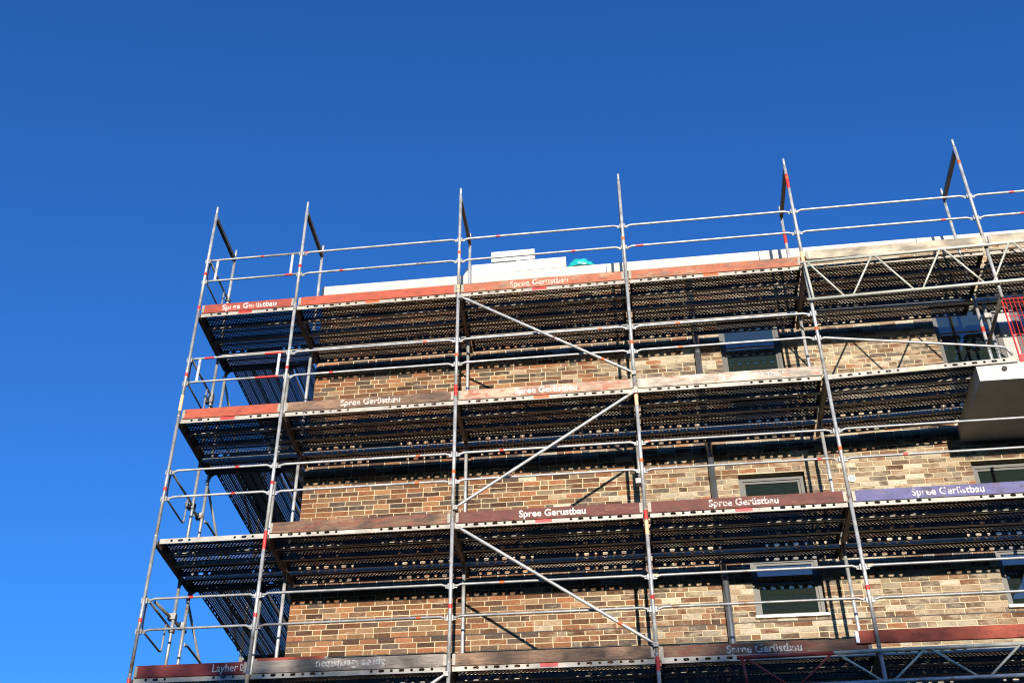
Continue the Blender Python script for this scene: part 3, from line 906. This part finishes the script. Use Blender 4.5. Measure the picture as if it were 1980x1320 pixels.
girder(7.62, 12.05, -0.145, -0.52, -0.062, 'lattice girder with red painted left end below the lowest deck', ['alu', 'redpaint', 1.12, 'bluegrey'], 4, 0.012, 1.06, 0.09)

# ------------------------------------------------------------------ red mesh barrier on the balcony
r = empty('mesh_barrier', (11.86, 0.10, 3.955))
tag(r, 'red wire mesh safety barrier on the balcony at right edge', 'barrier')
BL = 1.2
MB().box(0, 0, 0.02, BL, 0.02, 0.15).build('kick_plate', M['barrier'], r)
for x in (0.012, BL-0.012):
    MB().tube([(x, 0.01, 0), (x, 0.01, 1.15)], 0.012, 8).build('side_tube', M['barrier'], r)
for k in range(1, 21):
    x = BL*k/21
    MB().tube([(x, 0.01, 0.15), (x, 0.01, 1.13)], 0.0052, 6).build('wire', M['barrier'], r)
for z in (0.5, 0.82, 1.06, 1.13):
    MB().tube([(0.012, 0.016, z), (BL-0.012, 0.016, z)], 0.006 if z < 1.1 else 0.010, 6).build('cross_wire', M['barrier'], r)

# ------------------------------------------------------------------ foam blocks and bag on the roof edge
CT = TOP+0.206
def foam(x0, x1, z0, h, y0, y1, label, chamfer=0.0):
    r = empty('foam_block', (x0, y0, z0))
    tag(r, label, 'foam block')
    L = x1-x0
    pr = [(0, 0), (L, 0), (L, h), (chamfer, h), (0, h-chamfer*0.9)] if chamfer else [(0, 0), (L, 0), (L, h), (0, h)]
    m_ = MB().plate([(p[0], 0, p[1]) for p in pr][::-1], (0, y1-y0, 0))
    m_.build('body', M['foam'], r)
    n_ = max(2, int(round((L-chamfer)/0.125)))
    for k in range(n_):
        c = chamfer+(k+0.5)*(L-chamfer)/n_
        for yy in (0.07, y1-y0-0.07):
            w_ = random.uniform(.040, .050)
            MB().tube([(c, yy, h-0.001), (c, yy, h+0.014), (c, yy, h+0.022)], [w_, w_*0.9, w_*0.55], 12).build('stud', M['foam'], r)
    # groove under the body
    return r
foam(3.985, 4.86, CT, 0.226, 1.545, 1.90, 'white foam block with slanted left end on the roof edge', 0.10)
bt = MB().box(4.90, 1.565, CT, 5.68, 1.86, CT+0.022).build('shadow_gap_strip', M['tb_brown'])  # dark strip added to draw the shadow gap below the foam
tag(bt, 'thin brown strip standing for the shadow gap under the right foam block', 'shadow strip')
foam(4.865, 5.72, CT+0.0225, 0.222, 1.55, 1.90, 'white foam block beside the turquoise bag on the roof edge')
foam(4.445, 5.19, CT+0.258, 0.225, 1.545, 1.88, 'white foam block stacked on top of the other two')
import bmesh
bm = bmesh.new()
bmesh.ops.create_icosphere(bm, subdivisions=4, radius=1.0)
for v in bm.verts:
    c = v.co
    w = 1 + 0.10*math.sin(5*c.x+1.3)*math.sin(4*c.z+0.5) + 0.07*math.sin(11*c.x+3*c.y)*math.cos(9*c.z) + 0.05*math.sin(17*c.y+8*c.x)
    v.co = Vector((c.x*0.225*w*(1.15 if c.x > 0 else 0.9), c.y*0.13*w, max(-0.25, c.z)*0.165*w*(0.75 if c.x > 0.45 else 1.0)))
me = bpy.data.meshes.new('plastic_bag'); bm.to_mesh(me); bm.free()
me.polygons.foreach_set('use_smooth', [True]*len(me.polygons)); me.materials.append(M['bag'])
tag(link('plastic_bag', me, None, (5.95, 1.64, CT+0.055)), 'crumpled turquoise plastic bag on the roof edge', 'bag')

# ------------------------------------------------------------------ trees behind the viewer that shade the lower wall
def tree(x, y, height, spread, seed, label, nleaf=5200):
    rnd = random.Random(seed)
    r = empty('shade_tree', (x, y, GROUND))
    tag(r, label, 'tree', 'trees across the street')
    tr = MB()
    tr.tube([(0, 0, 0), (0.1, 0, height*0.3), (0.0, 0.1, height*0.6), (0.1, 0, height*0.93)], [0.28, 0.22, 0.14, 0.03], 10)
    tips = []
    for k in range(16):
        z = height*(0.32+0.55*k/16); a = k*2.4+rnd.random()
        ln = spread*(1.0-0.5*abs((k/16)-0.35))*rnd.uniform(.7, 1.05)
        e = Vector((math.cos(a)*ln, math.sin(a)*ln, z+ln*0.45))
        mid = Vector((e.x*0.5, e.y*0.5, z+ln*0.15))
        tr.tube([(0, 0, z), mid, e], [0.09, 0.06, 0.02], 6)
        tips += [mid, e, (mid+e)/2]
        for q in range(4):
            f_ = mid.lerp(e, rnd.random())
            e2 = f_+Vector((rnd.uniform(-1, 1), rnd.uniform(-1, 1), rnd.uniform(0, .9)))*spread*0.35
            tr.tube([f_, e2], [0.03, 0.01], 5); tips += [e2, e2, f_.lerp(e2, .5)]
    tips += [Vector((0, 0, height*0.9)), Vector((0, 0, height*0.8))]
    tr.build('trunk', M['bark'], r)
    lf = MB()
    for k in range(nleaf):
        t = rnd.choice(tips)
        p = t+Vector((rnd.gauss(0, 1), rnd.gauss(0, 1), rnd.gauss(0, .8)))*spread*0.15
        s_ = rnd.uniform(.12, .22)
        a = Vector((rnd.uniform(-1, 1), rnd.uniform(-1, 1), rnd.uniform(-1, 1))).normalized()*s_
        b2 = a.cross(Vector((rnd.uniform(-1, 1), rnd.uniform(-1, 1), rnd.uniform(-1, 1)))).normalized()*s_*0.6
        lf.poly([p-a, p+b2, p+a, p-b2])
    lf.build('crown', M['leaf'], r)
TREES = [(6.6, -38, 15.2, 3.4, 'leafy tree behind the viewer, leftmost of the row'), (9.4, -42, 14.8, 3.2, 'leafy tree behind the viewer, second of the row'),
         (12.2, -39, 15.1, 3.3, 'leafy tree behind the viewer, third of the row'), (15.2, -43, 15.9, 3.4, 'leafy tree behind the viewer, fourth of the row'),
         (18.6, -40, 15.7, 3.4, 'leafy tree behind the viewer, rightmost of the row')]
for i, (x, y, h, s_, lab) in enumerate(TREES):
    tree(x, y, h, s_, 40+i, lab)

# ------------------------------------------------------------------ unseen apartment block, added to cut the low sky light
r = empty('added_sky_blocker', (8.0, -52.0, GROUND))
tag(r, 'added unseen five-storey block behind the viewer that cuts the low sky light', 'building')
MB().box(-42, -12, 0, 42, 0, 14.2).build('wall', M['render'], r)
MB().box(-42.3, -12.3, 14.2, 42.3, 0.3, 14.6).build('roof', M['coping_end'], r)
wm = MB().box(-0.6, 0.0, 0.0, 0.6, 0.04, 1.5).mesh('window', M['glass'])
for fl in range(5):
    for c in range(26):
        link('window', wm, r, (-40+c*3.2, 0.0, 1.0+fl*2.8))

# ------------------------------------------------------------------ bricks
rb_ = random.Random(11)
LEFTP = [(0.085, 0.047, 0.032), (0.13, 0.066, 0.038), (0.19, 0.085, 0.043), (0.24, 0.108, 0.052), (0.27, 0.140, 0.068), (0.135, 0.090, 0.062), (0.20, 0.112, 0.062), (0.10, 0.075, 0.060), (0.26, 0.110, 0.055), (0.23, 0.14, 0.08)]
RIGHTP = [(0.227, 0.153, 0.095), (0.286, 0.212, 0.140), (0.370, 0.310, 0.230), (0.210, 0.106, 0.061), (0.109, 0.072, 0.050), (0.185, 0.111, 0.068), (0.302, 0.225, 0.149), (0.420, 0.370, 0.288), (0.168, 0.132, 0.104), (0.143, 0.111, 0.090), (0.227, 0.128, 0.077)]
CP = 0.0833; BHT = 0.0708; JT = 0.0128
bricks = []          # x0, length, z0, colour index
z = 1.058 - CP*math.ceil((1.058-GROUND)/CP)
course = 0
while z < TOP-0.05:
    z1 = z+BHT
    ints = [(XC, 14.6)]
    for (a, b_, c, d) in OPEN:
        if z1 > c+0.02 and z < d-0.02:
            new = []
            for (p, q) in ints:
                if b_ <= p or a >= q: new.append((p, q)); continue
                if a > p: new.append((p, a))
                if b_ < q: new.append((b_, q))
            ints = new
    if z > -2.6:
        for (p, q) in ints:
            x = p
            first = True
            while x < q-0.03:
                if first: Lb = (0.24, 0.115, 0.18)[course % 3] if rb_.random() < .8 else 0.24
                else: Lb = 0.24 if rb_.random() < 0.80 else 0.115
                first = False
                if x+Lb > q-0.05: Lb = q-x
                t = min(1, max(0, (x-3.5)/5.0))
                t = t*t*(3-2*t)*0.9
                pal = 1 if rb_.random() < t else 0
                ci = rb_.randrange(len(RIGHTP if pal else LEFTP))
                sh = rb_.randrange(4)
                bricks.append((x, round(Lb, 4), z, (pal, ci, sh)))
                x += Lb+JT
    z += CP; course += 1
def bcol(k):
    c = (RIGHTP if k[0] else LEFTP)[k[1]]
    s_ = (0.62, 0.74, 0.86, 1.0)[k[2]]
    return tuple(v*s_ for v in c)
# which bricks show largest: look from the camera
bpy.context.view_layer.update()
dg = bpy.context.evaluated_depsgraph_get()
W_, H_ = 1980, 1320
fpx = 2403.35
cand = []
for i, (x, L, z, k) in enumerate(bricks):
    if z < -0.1: continue
    vis = 0
    for t in (0.12, 0.5, 0.88):
        p = Vector((x+L*t, YW-0.004, z+BHT/2))
        d = p-CAM
        zc = d.dot(FWD)
        u = 990-127.14+fpx*d.dot(RIGHT)/zc; v = 660+6.48+fpx*d.dot(DOWN)/zc
        if not (0 < u < W_ and 0 < v < H_): continue
        dist = d.length
        hit = scn.ray_cast(dg, CAM, d/dist, distance=dist-0.01)
        if not hit[0]: vis += 1
    if vis == 3:
        cand.append((L/(d.length**2)*abs(d.y)/d.length, i))
cand.sort(reverse=True)
single = {i for _, i in cand[:300]}
cache = {}
def brick_geo(L, jit=0.0):
    c = 0.003
    y0 = 0.0
    # front with a small chamfer, open at the back
    f = [(c, y0, c), (L-c, y0, c), (L-c, y0, BHT-c), (c, y0, BHT-c)]
    m_ = [(0, y0+c, 0), (L, y0+c, 0), (L, y0+c, BHT), (0, y0+c, BHT)]
    k = [(0, 0.06, 0), (L, 0.06, 0), (L, 0.06, BHT), (0, 0.06, BHT)]
    v = f+m_+k
    fc = [(0, 1, 2, 3)]
    for a in (0, 4):
        for i in range(4):
            j = (i+1) % 4
            fc.append((a+i, a+4+i, a+4+j, a+j))
    return v, fc
SV = []; SF = []; SC = []
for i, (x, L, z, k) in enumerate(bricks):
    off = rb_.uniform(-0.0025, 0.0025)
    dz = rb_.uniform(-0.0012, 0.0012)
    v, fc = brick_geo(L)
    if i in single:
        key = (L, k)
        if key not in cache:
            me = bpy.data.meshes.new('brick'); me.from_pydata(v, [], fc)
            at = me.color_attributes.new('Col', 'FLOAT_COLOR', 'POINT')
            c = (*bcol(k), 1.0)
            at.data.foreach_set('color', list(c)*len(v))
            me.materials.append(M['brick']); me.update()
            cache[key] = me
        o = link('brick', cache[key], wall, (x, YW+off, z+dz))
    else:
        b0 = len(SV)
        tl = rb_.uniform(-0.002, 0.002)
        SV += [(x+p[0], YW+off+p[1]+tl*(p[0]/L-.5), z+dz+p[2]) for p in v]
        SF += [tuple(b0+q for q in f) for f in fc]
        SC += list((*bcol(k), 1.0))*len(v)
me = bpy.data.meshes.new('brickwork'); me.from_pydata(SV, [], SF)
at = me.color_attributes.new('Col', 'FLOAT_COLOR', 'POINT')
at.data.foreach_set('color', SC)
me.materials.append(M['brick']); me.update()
tag(link('brickwork', me, wall), kind='stuff')
print('bricks', len(bricks), 'visible', len(cand), 'objects', len(bpy.data.objects))
